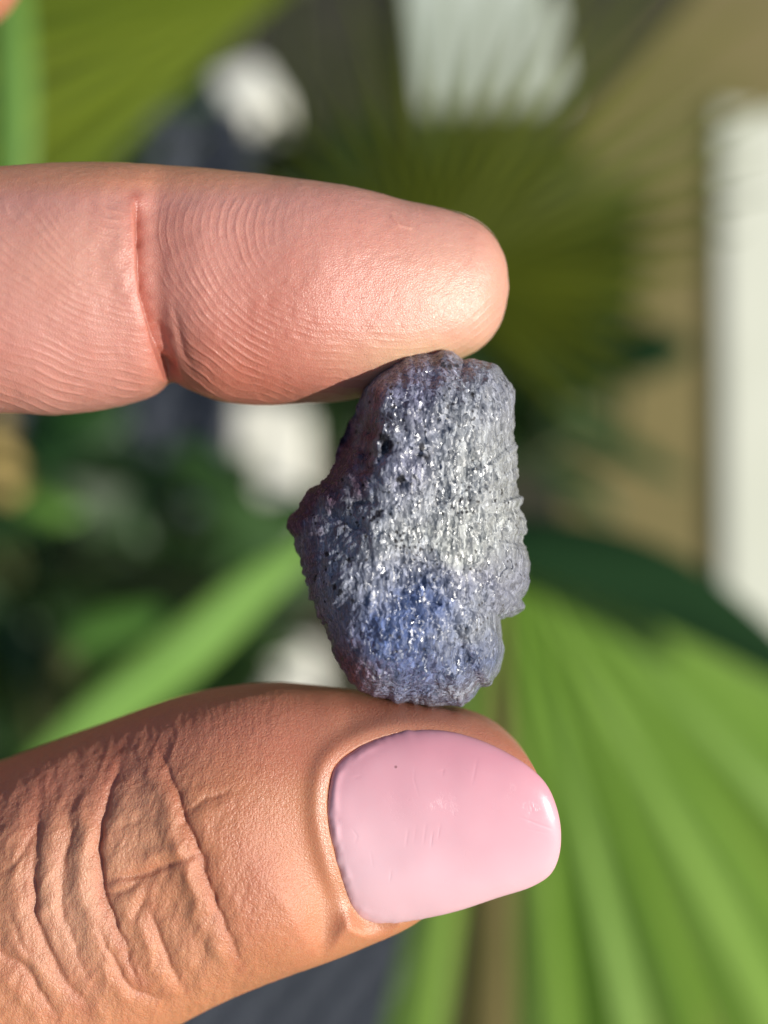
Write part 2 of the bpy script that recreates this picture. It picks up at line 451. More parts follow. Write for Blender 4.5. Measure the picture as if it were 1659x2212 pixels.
def blade(plant, base, pix, dist, wpx, mat, tilt, fold=.25, to_ground=False):
    """long strap leaf through picture points at one distance, width in picture units"""
    sc = dist * 1000 / DIST / PXMM * .001
    P = hermite(np.array([(p[0], p[1], p[2] if len(p) > 2 else dist) for p in pix], float), 7)
    n = len(P); vs_, fs = [], []
    pts = [wpt(*p) for p in P]
    for i, c in enumerate(pts):
        t = i / (n - 1)
        d = (pts[min(i+1, n-1)] - pts[max(i-1, 0)]).normalized()
        nr = ldir(*tilt); nr = (nr - d * nr.dot(d)).normalized(); s2 = nr.cross(d)
        w = wpx * sc * (math.sin(math.pi * (.12 + .86 * t)) ** .6)
        for off in (.0003, -.0003):
            vs_ += [c - s2 * w / 2 + nr * (off + fold * w * .5) - base, c + nr * off - base, c + s2 * w / 2 + nr * (off + fold * w * .5) - base]
    for i in range(n - 1):
        a = i * 6; b = a + 6
        for k in (0, 1):
            fs.append((a+k, a+k+1, b+k+1, b+k)); fs.append((a+3+k, b+3+k, b+4+k, a+4+k))
        fs.append((a, b, b+3, a+3)); fs.append((a+2, a+5, b+5, b+2))
    fs.append((0, 3, 4, 1)); fs.append((1, 4, 5, 2)); e = (n-1) * 6; fs.append((e, e+1, e+4, e+3)); fs.append((e+1, e+2, e+5, e+4))
    me = bpy.data.meshes.new('leaf'); me.from_pydata(vs_, [], fs); me.update()
    for p in me.polygons: p.use_smooth = True
    lf = link('leaf', me, mat, plant)
    st = bez(base, (base + pts[0]) / 2 + Vector((0, 0, .08)), pts[0], 10)
    link('stalk', tube_mesh('stalk', [q - base for q in st], [.0035] * 11, 8), M_STEM, lf)
    return lf
blade(p2b, b2b, [(1010,1165,.31),(1160,1180,.31),(1380,1245,.31),(1560,1345,.31),(1780,1500,.31)], .31, 165, M_LEAF_DARK, (-.75, .45, .45), .05)  # shaded palm edge, its shade put into a near-black green

b4 = wground(180, 1800)
p4 = empty('strap_leaf_plant', b4)
tag(p4, 'strap-leaved plant with one long sunny green blade slanting up behind the stone', 'plant')
blade(p4, b4, [(60,1680),(230,1535),(400,1400),(540,1275),(690,1165)], .29, 120, M_STRAP, (.32, -.08, .93))
blade(p4, b4, [(150,1400),(220,1360),(300,1340),(390,1325)], .40, 80, M_STRAP_MID, (.1, 0, .95))
blade(p4, b4, [(60,1480),(30,1380),(-40,1330)], .6, 80, M_STRAP_DEEP, (.1, 0, .95))
b5 = wground(60, 1300)
p5 = empty('strap_leaf_plant', b5)
tag(p5, 'darker strap-leaved plant with broad blades below the index finger', 'plant')
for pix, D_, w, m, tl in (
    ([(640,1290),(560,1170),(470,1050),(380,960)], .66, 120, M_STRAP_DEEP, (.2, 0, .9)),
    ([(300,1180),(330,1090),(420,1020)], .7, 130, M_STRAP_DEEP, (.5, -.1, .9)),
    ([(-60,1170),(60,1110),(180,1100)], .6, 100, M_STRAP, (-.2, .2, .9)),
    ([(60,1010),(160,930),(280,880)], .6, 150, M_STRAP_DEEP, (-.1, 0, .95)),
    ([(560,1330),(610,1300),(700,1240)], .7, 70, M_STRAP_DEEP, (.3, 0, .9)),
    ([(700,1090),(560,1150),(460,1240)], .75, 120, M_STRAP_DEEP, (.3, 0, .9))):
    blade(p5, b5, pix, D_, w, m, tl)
blade(p5, b5, [(25,1080),(5,990),(-20,880)], .6, 75, M_STRAW, (.4, 0, .9))
b6 = wground(-60, 500)
p6 = empty('strap_leaf_plant', b6)
tag(p6, 'upright green strap leaf standing beside the slate planter', 'plant')
blade(p6, b6, [(22,520),(28,300),(26,80),(20,-200)], .34, 95, M_STRAP, (-.1, .1, .9))
b7 = wground(1330, 1010)
p7 = empty('strap_leaf_plant', b7)
tag(p7, 'thin dark-leaved plant on the tan soil beside the white kerb', 'plant')
blade(p7, b7, [(1180,900),(1300,950),(1480,1040)], .75, 60, M_STRAP_DEEP, (-.6, .4, .6))
blade(p7, b7, [(1330,800),(1400,765),(1490,750)], .8, 120, M_LEAF_DARK, (-.3, .3, .9))
blade(p7, b7, [(1160,1000),(1260,1060),(1330,1120)], .75, 60, M_STRAP_DEEP, (-.6, .4, .6))

# ---- shrubs filling the bed, each many small leaves round a few stems
def shrub(centre, rad, n, mat, label, seed):
    rnd = random.Random(seed)
    base = Vector((centre.x, centre.y, 0)); root = empty('shrub', base)
    tag(root, label, 'shrub', 'garden shrubs')
    vs_, fs = [], []
    for i in range(n):
        while True:
            q = Vector((rnd.uniform(-1, 1), rnd.uniform(-1, 1), rnd.uniform(-1, 1)))
            if .25 < q.length < 1: break
        c = Vector((q.x * rad.x, q.y * rad.y, rad.z * (1.05 + q.z)))
        d = Vector((q.x + rnd.uniform(-.8, .8), q.y + rnd.uniform(-.8, .8), rnd.uniform(-.3, .7))).normalized()
        s2 = d.cross(Vector((rnd.uniform(-.4, .4), rnd.uniform(-.4, .4), 1))).normalized(); up = s2.cross(d)
        L = rnd.uniform(.035, .075); w = L * rnd.uniform(.28, .42)
        k = len(vs_)
        vs_ += [c, c + d * L * .45 + s2 * w + up * L * .08, c + d * L * .5, c + d * L * .45 - s2 * w + up * L * .08, c + d * L - up * L * .12]
        fs += [(k, k+1, k+2), (k, k+2, k+3), (k+1, k+4, k+2), (k+2, k+4, k+3)]
    me = bpy.data.meshes.new('foliage'); me.from_pydata(vs_, [], fs); me.update()
    link('foliage', me, mat, root)
    for i in range(5):
        e = Vector((rnd.uniform(-.6, .6) * rad.x, rnd.uniform(-.6, .6) * rad.y, rad.z * 1.3))
        link('stem', tube_mesh('stem', bez(Vector((0, 0, 0)), e * .4 + Vector((0, 0, .05)), e, 6), [.006, .006, .005, .004, .004, .003, .002], 7), M_STEM, root)
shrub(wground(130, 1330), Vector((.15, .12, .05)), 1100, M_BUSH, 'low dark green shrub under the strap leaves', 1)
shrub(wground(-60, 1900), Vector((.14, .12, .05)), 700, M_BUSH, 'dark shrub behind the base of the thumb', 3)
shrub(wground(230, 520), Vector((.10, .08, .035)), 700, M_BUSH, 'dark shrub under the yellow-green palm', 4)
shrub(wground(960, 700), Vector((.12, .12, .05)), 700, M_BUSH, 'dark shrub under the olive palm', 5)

# ---- white kerb, slab, bricks, slate planters
def block(name, c, size, rot, mat, bev, label, cat, group=None):
    bm = bmesh.new(); beveled_box(bm, *size, bev)
    for v in bm.verts:
        k = 1 + .015 * math.sin(v.co.x * 60 + v.co.y * 43 + v.co.z * 51); v.co.x *= k; v.co.y *= k
    me = bpy.data.meshes.new(name); bm.to_mesh(me); bm.free()
    for p in me.polygons: p.use_smooth = False
    o = link(name, me, mat); o.location = (c.x, c.y, 0); o.rotation_euler.z = rot
    return tag(o, label, cat, group)
k0 = wground(1600, 1390); k1 = wground(1590, 265)
dk = (k1 - k0); kl = dk.length
kc = (k0 + k1) / 2 + Vector((.055, 0, 0))
block('white_kerb', kc, (.14, kl, .010), math.atan2(-dk.x, dk.y), mat_plain('kerb_paint', (.68, .69, .55), (.78, .78, .64), 9, .7, .3, .002), .003, 'long white painted kerb running along the tan soil', 'kerb')
block('paving_slab', wground(1040, 70), (.135, .19, .02), .05, mat_plain('pale_green_stone', (.50, .56, .46), (.62, .66, .56), 20, .7, .3, .002), .006, 'pale paving slab seen through the fingers of the olive palm', 'slab')
def brick(px, py, w, l, h, rot, label):
    block('white_brick', wground(px, py, h), (w, l, h), rot, M_WHITE, .012, label, 'brick', 'white bricks in the bed')
brick(562, 985, .075, .12, .05, 0, 'large white brick in the gap between the index finger, the stone and the sunny blade')
brick(625, 1450, .045, .05, .04, .1, 'small white brick peeking over the thumb beside the foot of the stone')
brick(535, 190, .05, .062, .05, .5, 'white brick above the index finger beside the yellow-green palm')
brick(10, 1600, .04, .05, .03, .1, 'white brick beside the base of the thumb')
def planter(c, w, l, h, label):
    """open slate box: four walls, floor, soil"""
    root = empty('slate_planter', Vector((c.x, c.y, 0))); tag(root, label, 'planter', 'slate planters')
    t = .012
    for (x0, y0, sx, sy) in ((-w/2+t/2, 0, t, l), (w/2-t/2, 0, t, l), (0, -l/2+t/2, w-2*t-.002, t), (0, l/2-t/2, w-2*t-.002, t)):
        bm = bmesh.new(); beveled_box(bm, sx, sy, h, .003, 2)
        me = bpy.data.meshes.new('side_panel'); bm.to_mesh(me); bm.free()
        o = link('side_panel', me, M_SLATE, root); o.location = (x0, y0, 0)
    bm = bmesh.new(); bmesh.ops.create_grid(bm, x_segments=24, y_segments=24, size=.5)
    for v in bm.verts: v.co = Vector((v.co.x * (w-2*t-.003), v.co.y * (l-2*t-.003), h * .82 + .006 * math.sin(v.co.x * 40) * math.cos(v.co.y * 37)))
    me = bpy.data.meshes.new('soil'); bm.to_mesh(me); bm.free(); link('soil', me, M_SLATE, root)
planter(wground(270, 640, .1), .17, .36, .10, 'dark slate planter hidden partly by the index finger')
planter(wground(640, 2180, .1), .20, .22, .10, 'dark slate planter under the thumb')


# ================================================================== HAND
def tube(pairs, zc, kd, exps, dens, nf, nb, warpdepth=None):
    """pairs: (top x, top y, bottom x, bottom y) in picture units from the wrist side to the tip;
    zc mid depth mm, kd depth ratio; returns verts (mm) as rings and faces"""
    A = np.column_stack([np.asarray(pairs, float), zc, kd])
    S = hermite(A, dens)
    n = len(S)
    th = np.concatenate([np.linspace(0, math.pi, nf, endpoint=False), np.linspace(math.pi, 2 * math.pi, nb, endpoint=False)])
    c, s_ = np.cos(th), np.sin(th)
    z0 = S[:, 4]
    tx, ty = unproj(S[:, 0], S[:, 1], z0); bx, by = unproj(S[:, 2], S[:, 3], z0)
    cx, cy = (tx + bx) / 2, (ty + by) / 2; hx, hy = (tx - bx) / 2, (ty - by) / 2
    h = np.hypot(hx, hy)
    e = 2.0 / exps
    cc = np.sign(c) * np.abs(c) ** e; ss = np.sign(s_) * np.abs(s_) ** e
    V = np.empty((n, len(th), 3))
    V[:, :, 0] = cx[:, None] + hx[:, None] * cc; V[:, :, 1] = cy[:, None] + hy[:, None] * cc
    V[:, :, 2] = z0[:, None] + (h * S[:, 5])[:, None] * ss
    return V

def ring_normals(V):
    du = np.gradient(V, axis=0)
    dv = (np.roll(V, -1, 1) - np.roll(V, 1, 1))
    N = np.cross(dv, du); N /= np.linalg.norm(N, axis=2, keepdims=True) + 1e-12
    c = V.mean(1, keepdims=True)
    if (N * (V - c)).sum() < 0: N = -N
    return N

def close_tube(V):
    n, m, _ = V.shape
    F = [grid_faces(n, m)]
    verts = V.reshape(-1, 3)
    a = len(verts)
    verts = np.vstack([verts, V[0].mean(0), V[-1].mean(0)])
    j = np.arange(m)
    F.append(np.stack([np.full(m, a), (j + 1) % m, j], -1))
    b = (n - 1) * m
    F.append(np.stack([np.full(m, a + 1), b + j, b + (j + 1) % m], -1))
    return verts, F

# ---- index finger
IDX = [(-1800,230,-1800,960),(-1200,330,-1200,950),(-600,375,-600,950),(-250,372,-250,908),(0,366,0,889),(130,361,120,897),(250,361,240,882),
       (325,363,325,857),(362,365,368,827),(405,368,402,838),(470,372,465,857),(590,384,580,868),(690,394,680,864),(790,408,770,848),
       (870,429,840,836),(945,448,915,818),(1003,467,985,793),(1043,489,1030,767),(1073,521,1060,735),(1093,562,1085,695),(1101,605,1100,640)]
n_ = len(IDX)
zc = np.interp([p[0] for p in IDX], [-1800, -600, 300, 1100], [-6, 1.0, 0, -1.0])
kd = np.interp([p[0] for p in IDX], [-1800, -600, 250, 365, 450, 700, 1000, 1100], [.8, .85, .84, .80, .85, .86, .82, .85])
dens = [10, 14, 20, 36] + [30, 32, 30, 24, 26, 30, 48, 44, 44, 38, 34, 28, 22, 20, 18, 16]
V = tube(IDX, zc, kd, 2.15, dens, 330, 110)
# last ring -> tip point rounding
N = ring_normals(V)
px, py = proj(V[..., 0], V[..., 1], V[..., 2])
front = sstep(-.05, .35, N[..., 2])
D = np.zeros(px.shape)
D += .22 * fbm(V[..., 0] / 9, V[..., 1] / 9, V[..., 2] / 9, 3, 2)
CR = [(294,425),(300,507),(302,577),(308,633),(322,682),(336,738),(350,780),(368,826)]
d, sd_, al = seg_dist(px, py, CR)
fade = sstep(0, .12, al); dcr = d
dep = 1.0 + .25 * fbm(px / 40, py / 40, 0, 7, 2)
rgt = -.78 * np.exp(-(d / 20) ** 1.05) + .10 * np.exp(-((d - 110) / 50) ** 2)
lft = -.78 * np.exp(-(d / 6) ** 1.6) + .22 * np.exp(-((d - 24) / 40) ** 2) * sstep(2, 14, d)
D += front * fade * dep * np.where(sd_ > 0, rgt, lft)
d, _, al = seg_dist(px, py, [(372,640),(383,700),(394,752),(424,812)])
D += front * (-.10 * np.exp(-(d / 9) ** 2)) * np.sin(al * math.pi)
d, _, al = seg_dist(px, py, [(340,700),(352,745),(368,790)])
D += front * (-.12 * np.exp(-(d / 7) ** 2))
# fingerprint ridges
wob = 20 * fbm(px / 190, py / 190, 0, 21, 2)
phR = np.hypot((px - 800) / 1.0, (py - 470) / .80) + wob + 2.5 * fbm(px / 40, py / 40, 0, 12, 2)
phL = np.hypot((px - 400) / 1.0, (py - 300) / .78) + wob
rR = np.sin(phR * 2 * math.pi / 19.5); rL = np.sin(phL * 2 * math.pi / 20.5)
isL = sstep(318, 296, px - (py - 560) * .14)
amp = 1.0 * (.35 + .65 * sstep(-.3, .4, fbm(px / 55, py / 55, 0, 77, 2)))
mR = sstep(330, 370, px - (py - 560) * .14) * (1 - .55 * sstep(520, 640, px)) * sstep(400, 450, py)
mR = mR * (1 - .8 * sstep(830, 980, px) * sstep(700, 560, py)) * (.30 + .70 * sstep(150, 330, np.hypot(px - 800, (py - 470) / .8))) * sstep(40, 120, np.hypot(px - 800, (py - 470) / .8))
mL = isL * sstep(415, 470, py)
ridge = lambda q: np.clip(q - .35, 0, 1) * 1.5
D += front * amp * .050 * sstep(14, 48, dcr) * (ridge(rR) * mR + ridge(rL) * mL * .9)
# dent where the stone presses, with the pad bulging beside it
cxp, cyp = 940, 800
q = ((px - cxp) / 130) ** 2 + ((py - cyp) / 60) ** 2
D += -.5 * np.exp(-q) * sstep(5, 0, V[..., 2]) + .22 * np.exp(-(np.sqrt(q) - 1.7) ** 2 / .25) * sstep(5, 0, V[..., 2]) * sstep(860, 800, px)
D += .016 * fbm(V[..., 0] * 1.6, V[..., 1] * 1.6, V[..., 2] * 1.6, 40, 3)
# dry flake near the tip
d, _, al = seg_dist(px, py, [(848, 468), (862, 484), (886, 490)])
D += front * .05 * np.exp(-(d / 4) ** 2)
V = V + N * D[..., None]
vi, fi = close_tube(V)

# ---- thumb
THB = [(-2300,1800,-2300,2750),(-1600,2060,-1350,2860),(-900,1960,-560,2640),(-400,1795,-60,2430),(-180,1712,120,2350),(0,1645,285,2262),
       (200,1571,455,2166),(400,1502,625,2096),(500,1483,705,2068),(600,1476,778,2040),(760,1491,890,1990),(900,1514,965,1935),(1020,1537,1030,1890),
       (1085,1572,1078,1858),(1136,1628,1120,1830),(1160,1690,1156,1820),(1172,1748,1174,1785)]
zt = np.interp([p[0] for p in THB], [-2300, -900, 0, 400, 800, 1190], [-16, -9, -3.5, -1.5, -.5, -.8])
kt = np.interp([p[0] for p in THB], [-2300, -900, 0, 300, 500, 760, 1000, 1190], [.8, .8, .80, .80, .76, .72, .70, .72])
dens = [10, 12, 16, 18, 44, 70, 64, 36, 36, 56, 46, 40, 26, 24, 20, 16]
V = tube(THB, zt, kt, 2.3, dens, 330, 110)
N = ring_normals(V)
px, py = proj(V[..., 0], V[..., 1], V[..., 2])
front = sstep(.08, .6, N[..., 2])
NAIL = [(755,1626),(813,1595),(882,1577),(958,1578),(1028,1595),(1089,1622),(1143,1656),(1181,1695),(1203,1745),(1212,1798),(1207,1852),(1189,1889),
        (1150,1915),(1074,1940),(982,1970),(905,1986),(828,1995),(790,1987),(766,1965),(740,1906),(721,1837),(709,1768),(711,1699),(724,1656)]
def nail_z(px, py):
    u = (px - 715) / 495; v = (py - (1800 + 6 * (1 - u))) / 210
    return 5.35 + .30 * u - .95 * np.clip(u, 0, 2) ** 2.6 - 1.35 * (v + .34) ** 2 - .35 * np.clip(v, -2, 2) ** 4
def thumb_relief(px, py, V):
    D = .30 * fbm(V[..., 0] / 8, V[..., 1] / 8, V[..., 2] / 8, 31, 2)
    wx = px + 8 * fbm(px / 60, py / 60, 0, 91, 2); wy = py + 8 * fbm(px / 60, py / 60, 0, 92, 2)
    creases = [  # polyline, depth, width, lip on the left, lip on the right
        ([(262,1610),(249,1641),(230,1706),(217,1775),(215,1852),(222,1929),(238,1983),(261,2036),(284,2090),(312,2132)], .62, 10, .40, .16),
        ([(335,1600),(349,1630),(372,1699),(391,1737),(399,1775),(422,1821),(439,1856),(441,1890),(460,1937),(479,1990),(499,2036),(522,2098)], .50, 9, .40, .05),
        ([(95,1690),(77,1745),(73,1821),(65,1898),(77,1975),(107,2052),(146,2128),(190,2190)], .50, 11, .30, .22),
        ([(160,1730),(150,1768),(134,1852),(127,1929),(138,1990),(165,2060),(205,2130)], .28, 10, .22, .12),
        ([(222,1916),(268,1896),(322,1884),(384,1864),(436,1850)], .38, 8, .10, .20),
        ([(222,1937),(253,1934),(307,1898)], .26, 6, .05, .1),
        ([(286,1990),(300,1955),(318,1920)], .22, 7, .05, .1),
        ([(322,1955),(330,1975),(341,2013),(360,2059),(384,2098),(405,2142)], .34, 8, .22, .10),
        ([(396,1762),(437,1738),(495,1712)], .14, 7, .06, .06),
        ([(207,1985),(230,2052),(261,2113),(307,2149),(366,2152)], .30, 8, .16, .12),
        ([(0,1892),(46,1837),(80,1768)], .24, 8, .1, .1),
        ([(-20,2040),(46,2090),(92,2151),(130,2215)], .36, 9, .2, .15),
        ([(20,1960),(50,2030),(90,2080)], .18, 7, .1, .1),
        ([(455,1980),(440,2030),(446,2080)], .10, 7, .05, .05),
        ([(270,1700),(300,1690),(345,1700)], .08, 6, .04, .04),
        ([(262,1790),(300,1772),(360,1780)], .08, 6, .05, .03),
        ([(-120,1860),(-140,1960),(-110,2080)], .4, 12, .2, .2),
    ]
    global THUMB_CREASES
    THUMB_CREASES = creases
    for ln, dp, w, ll, lr in creases:
        dp *= .52; ll *= .75; lr *= .75
        d, s_, al = seg_dist(wx, wy, ln)
        e = np.sin(np.clip(al, .01, .99) * math.pi) ** .8
        lip = np.where(s_ < 0, ll, lr)
        D += e * (-dp * .85 * np.exp(-(d / (w * .75)) ** 2) - dp * .38 * np.exp(-(d / (w * 2.6)) ** 2) + lip * np.exp(-((d - 3.6 * w) / (2.4 * w)) ** 2))
    # small skin folds over the joint
    kn = sstep(620, 380, px + (py - 1800) * -.35)
    r = 1 - np.abs(fbm(px / 34 + .35 * py / 34, py / 70 - .2 * px / 70, 0, 55, 3))
    D += kn * .07 * (r - .7)
    r = 1 - np.abs(fbm(px / 13, py / 22, 0, 58, 2))
    D += (.25 + .75 * kn) * .026 * (r - .7)
    # short upright lines on the thumb's edge
    ed = sstep(1660, 1560, py) * sstep(280, 360, px) * sstep(760, 600, px)
    D += ed * .006 * np.sin((px + 10 * fbm(px / 40, py / 60, 0, 9, 2)) * 2 * math.pi / 19)
    return D
D = thumb_relief(px, py, V) * front
D += .014 * fbm(V[..., 0] * 1.8, V[..., 1] * 1.8, V[..., 2] * 1.8, 41, 3)
near = sstep(600, 700, px)
V = V + N * (D * (1 - .6 * near))[..., None]
# seat the nail: bed below the plate, cuticle and side folds around it
NP = hermite(NAIL, 6, closed=True)
px, py = proj(V[..., 0], V[..., 1], V[..., 2])
sdn = poly_sd(px, py, NP)
fr = sstep(-.15, .1, N[..., 2])
nz = nail_z(px, py)
bw = 105 + 95 * sstep(760, 690, px) - 65 * sstep(1820, 1990, py)
w = sstep(bw, 0 * bw, sdn) * fr
tipw = sstep(1080, 1190, px)
target = nz - .28 * sstep(5, -6, sdn) - .10 - tipw * .25
up_ok = 1 - sstep(1840, 1930, py)
newz = V[..., 2] * (1 - w) + target * w
V[..., 2] = np.where(newz > V[..., 2], V[..., 2] + (newz - V[..., 2]) * up_ok, newz)
fold = np.exp(-((sdn - 26) / 20) ** 2) * sstep(-8, 6, sdn) * fr * (1 - sstep(900, 1060, px))
fold *= 1 - .8 * sstep(1880, 1980, py)
V[..., 2] += .22 * fold
vt, ft = close_tube(V)

# ---- rest of the hand (out of frame): palm, curled fingers, wrist, forearm
def capsule_chain(bm, pts, seg=20):
    """pts: (x,y,z,r) mm spheres + cones, merged later by remeshing"""
    for q in range(len(pts) - 1):
        a = Vector(pts[q][:3]); b = Vector(pts[q+1][:3]); ra, rb = pts[q][3], pts[q+1][3]
        for c, r in ((a, ra), (b, rb)):
            bmesh.ops.create_uvsphere(bm, u_segments=seg, v_segments=12, radius=r, matrix=Matrix.Translation(c))
        L = (b - a).length
        rot = (b - a).to_track_quat('Z', 'Y').to_matrix().to_4x4()
        bmesh.ops.create_cone(bm, cap_ends=True, segments=seg, radius1=ra, radius2=rb, depth=L, matrix=Matrix.Translation((a + b) / 2) @ rot)
bm = bmesh.new()
capsule_chain(bm, [(-60, 14, -2, 8.6), (-84, 8, -9, 11.5), (-112, -14, -15, 15), (-140, -38, -20, 18), (-160, -56, -24, 21)])
capsule_chain(bm, [(-70, -30, -8, 10.5), (-92, -34, -13, 15), (-120, -36, -17, 18), (-150, -56, -22, 20)])
capsule_chain(bm, [(-84, 8, -9, 11.5), (-86, -16, -13, 10), (-92, -34, -13, 15)])
capsule_chain(bm, [(-34.7, 44.2, -22, 6.6), (-41, 47, -24, 7.6), (-52, 46, -26, 8.3), (-68, 34, -26, 9), (-92, 16, -22, 11), (-118, -10, -20, 15)])
capsule_chain(bm, [(-52, 50, -44, 6.5), (-62, 48, -44, 7.8), (-80, 36, -40, 8.6), (-100, 16, -33, 10.5), (-122, -12, -26, 15)])
capsule_chain(bm, [(-72, 52, -58, 5.6), (-84, 46, -56, 6.8), (-98, 32, -50, 7.6), (-110, 12, -40, 9.5), (-128, -18, -30, 15)])
capsule_chain(bm, [(-150, -46, -22, 20), (-175, -72, -27, 22), (-210, -105, -34, 25), (-260, -150, -42, 30), (-300, -190, -50, 34)])
me = bpy.data.meshes.new('palm'); bm.to_mesh(me); bm.free()
palm = link('palm_tmp', me, None)
md = palm.modifiers.new('r', 'REMESH'); md.mode = 'VOXEL'; md.voxel_size = 1.0
md = palm.modifiers.new('s', 'SMOOTH'); md.factor = .5; md.iterations = 10
hand_me = np_mesh('hand', vi, fi)
hand = link('hand', hand_me, M_SKIN)
thumb = link('thumb_tmp', np_mesh('thumb', vt, ft), None)
for other in (thumb, palm):
    md = hand.modifiers.new('u', 'BOOLEAN'); md.operation = 'UNION'; md.object = other; md.solver = 'MANIFOLD'
bpy.context.view_layer.update()
dg = bpy.context.evaluated_depsgraph_get()
nm = bpy.data.meshes.new_from_object(hand.evaluated_get(dg))
hand.modifiers.clear()
hand.data = nm; nm.name = 'hand'
for o in (thumb, palm): bpy.data.objects.remove(o)
print('HAND verts', len(nm.vertices), 'inputs', len(vi), len(vt))
v = coords(nm)
nrm = np.empty(len(v) * 3, np.float32); nm.vertices.foreach_get('normal', nrm); nrm = nrm.reshape(-1, 3)
px, py = proj(v[:, 0], v[:, 1], v[:, 2])
# skin tones: pink pad of the index finger, tanned back of the thumb
pink = np.array([.54, .245, .20]); tan = np.array([.52, .212, .105]); pale = np.array([.68, .41, .30]); red = np.array([.43, .115, .07])
isthumb = sstep(1150, 1300, py)
tone = pink[None] * (1 - isthumb[:, None]) + tan[None] * isthumb[:, None]
def blendto(col, w):
    global tone
    w = np.clip(w, 0, 1)[:, None]; tone = tone * (1 - w) + np.asarray(col)[None] * w
gs = lambda x, y, sx, sy: np.exp(-((px - x) / sx) ** 2 - ((py - y) / sy) ** 2)
lowf = fbm(v[:, 0] / 6, v[:, 1] / 6, v[:, 2] / 6, 61, 3)
blendto(red, (1 - isthumb) * (.50 * gs(600, 720, 220, 150) + .35 * gs(440, 780, 130, 90) + .25 * gs(360, 520, 60, 150) + .45 * gs(600, 850, 240, 55) + .14 * (lowf > -2) * np.clip(lowf, 0, 1)))  # redness of the pad; shade along the underside painted in as red
blendto(pale, (1 - isthumb) * (.65 * gs(990, 640, 150, 140) + .25 * gs(130, 560, 160, 110)))  # paler tip and left swell: sunlit highlights put into the skin colour
blendto(np.array([.68, .44, .27]), (1 - isthumb) * .8 * gs(930, 775, 170, 55))
blendto(tan * 1.05, (1 - isthumb) * (.75 * sstep(440, 380, py) * sstep(800, 400, px)))
d, _, _ = seg_dist(px, py, CR); blendto(np.array([.34, .075, .05]), (1 - isthumb) * .6 * np.exp(-(d / 16) ** 2))  # blood redness of the crease, darkened to paint in its shade
blendto(red * .95, isthumb * (.45 * gs(520, 1560, 260, 90) + .42 * gs(560, 1880, 100, 190) + .25 * gs(120, 1680, 180, 70) + .3 * gs(640, 1640, 110, 60)))
blendto(pale * np.array([.95, .9, .8]), isthumb * (.55 * gs(140, 1950, 130, 200) + .30 * gs(300, 1760, 80, 110) + .18 * gs(420, 2040, 90, 90) + .35 * gs(800, 1560, 90, 40)))  # pale zones paint the thumb's highlights into the skin colour
blendto(np.array([.56, .22, .15]), isthumb * .6 * sstep(1720, 1540, py + .35 * np.minimum(px - 500, 0)))  # pinker top edge stands in for light scattered through the unlit skin
blendto(np.array([.55, .19, .13]), isthumb * (.55 * sstep(980, 1060, px) + .3 * gs(900, 1530, 200, 30)))
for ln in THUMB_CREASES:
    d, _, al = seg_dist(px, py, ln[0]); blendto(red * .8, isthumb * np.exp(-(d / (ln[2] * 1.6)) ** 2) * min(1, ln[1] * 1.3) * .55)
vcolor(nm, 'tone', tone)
sdh = poly_sd(px, py, NP)
shine = isthumb * np.exp(-((sdh - 16) / 14) ** 2) * sstep(800, 730, px) * sstep(1640, 1690, py) + .16 * (1 - isthumb) * gs(975, 600, 100, 100)
at = nm.attributes.new('shine', 'FLOAT', 'POINT'); at.data.foreach_set('value', shine.astype(np.float32))
at = nm.attributes.new('dorsal', 'FLOAT', 'POINT')
at.data.foreach_set('value', (isthumb * sstep(700, 520, px) * .7 + isthumb * .3).astype(np.float32))
nm.vertices.foreach_set('co', (v * .001).astype(np.float32).ravel())
nm.polygons.foreach_set('use_smooth', np.ones(len(nm.polygons), bool))
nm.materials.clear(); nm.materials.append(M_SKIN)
nm.update()
hand.matrix_world = LOCAL
tag(hand, 'bare hand pinching the rough stone between index finger and pink-nailed thumb', 'hand')

# ---- painted thumb nail
def plate(outline, zf, thick, crown, rings=46, jit=None):
    O = np.asarray(outline); m = len(O); c = O.mean(0)
    rr = np.linspace(0, 1, rings + 1)[1:]; rr = 1 - (1 - rr) ** 1.4
    P = c[None, None] + rr[:, None, None] * (O[None] - c[None, None])
    z = zf(P[..., 0], P[..., 1])
    edge = np.sqrt(np.clip(1 - rr ** 14, 0, 1))[:, None]
    zt_ = z - thick * .5 + (thick * .5 + crown) * edge
    zb = z - thick * .5 - thick * .5 * edge
    def up(P, z):
        x, y = unproj(P[..., 0], P[..., 1], z); return np.stack([x, y, z], -1).reshape(-1, 3)
    top = up(P, zt_); bot = up(P[:-1], zb[:-1])
    ct = up(c[None], zf(c[None, 0], c[None, 1]) + crown); cb = up(c[None], zf(c[None, 0], c[None, 1]) - thick)
    V = np.vstack([top, bot, ct, cb]); nt = len(top); nb = len(bot)
    j = np.arange(m)
    F = [grid_faces(rings, m), grid_faces(rings - 1, m)[:, ::-1] + nt]
    last = (rings - 1) * m; lb = nt + (rings - 2) * m
    F.append(np.stack([last + j, last + (j + 1) % m, lb + (j + 1) % m, lb + j], -1)[:, ::-1])
    F.append(np.stack([np.full(m, nt + nb), j, (j + 1) % m], -1))
    F.append(np.stack([np.full(m, nt + nb + 1), nt + (j + 1) % m, nt + j], -1))
    return V, F
NO = hermite(NAIL, 20, closed=True)
cc = NO.mean(0); aa = np.arctan2(NO[:, 1] - cc[1], NO[:, 0] - cc[0])
jj = 1.8 * fbm(NO[:, 0] / 20, NO[:, 1] / 20, 0, 8, 2) * sstep(1000, 860, NO[:, 0])
dirv = (NO - cc) / np.linalg.norm(NO - cc, axis=1, keepdims=True)
NO = NO + dirv * jj[:, None]
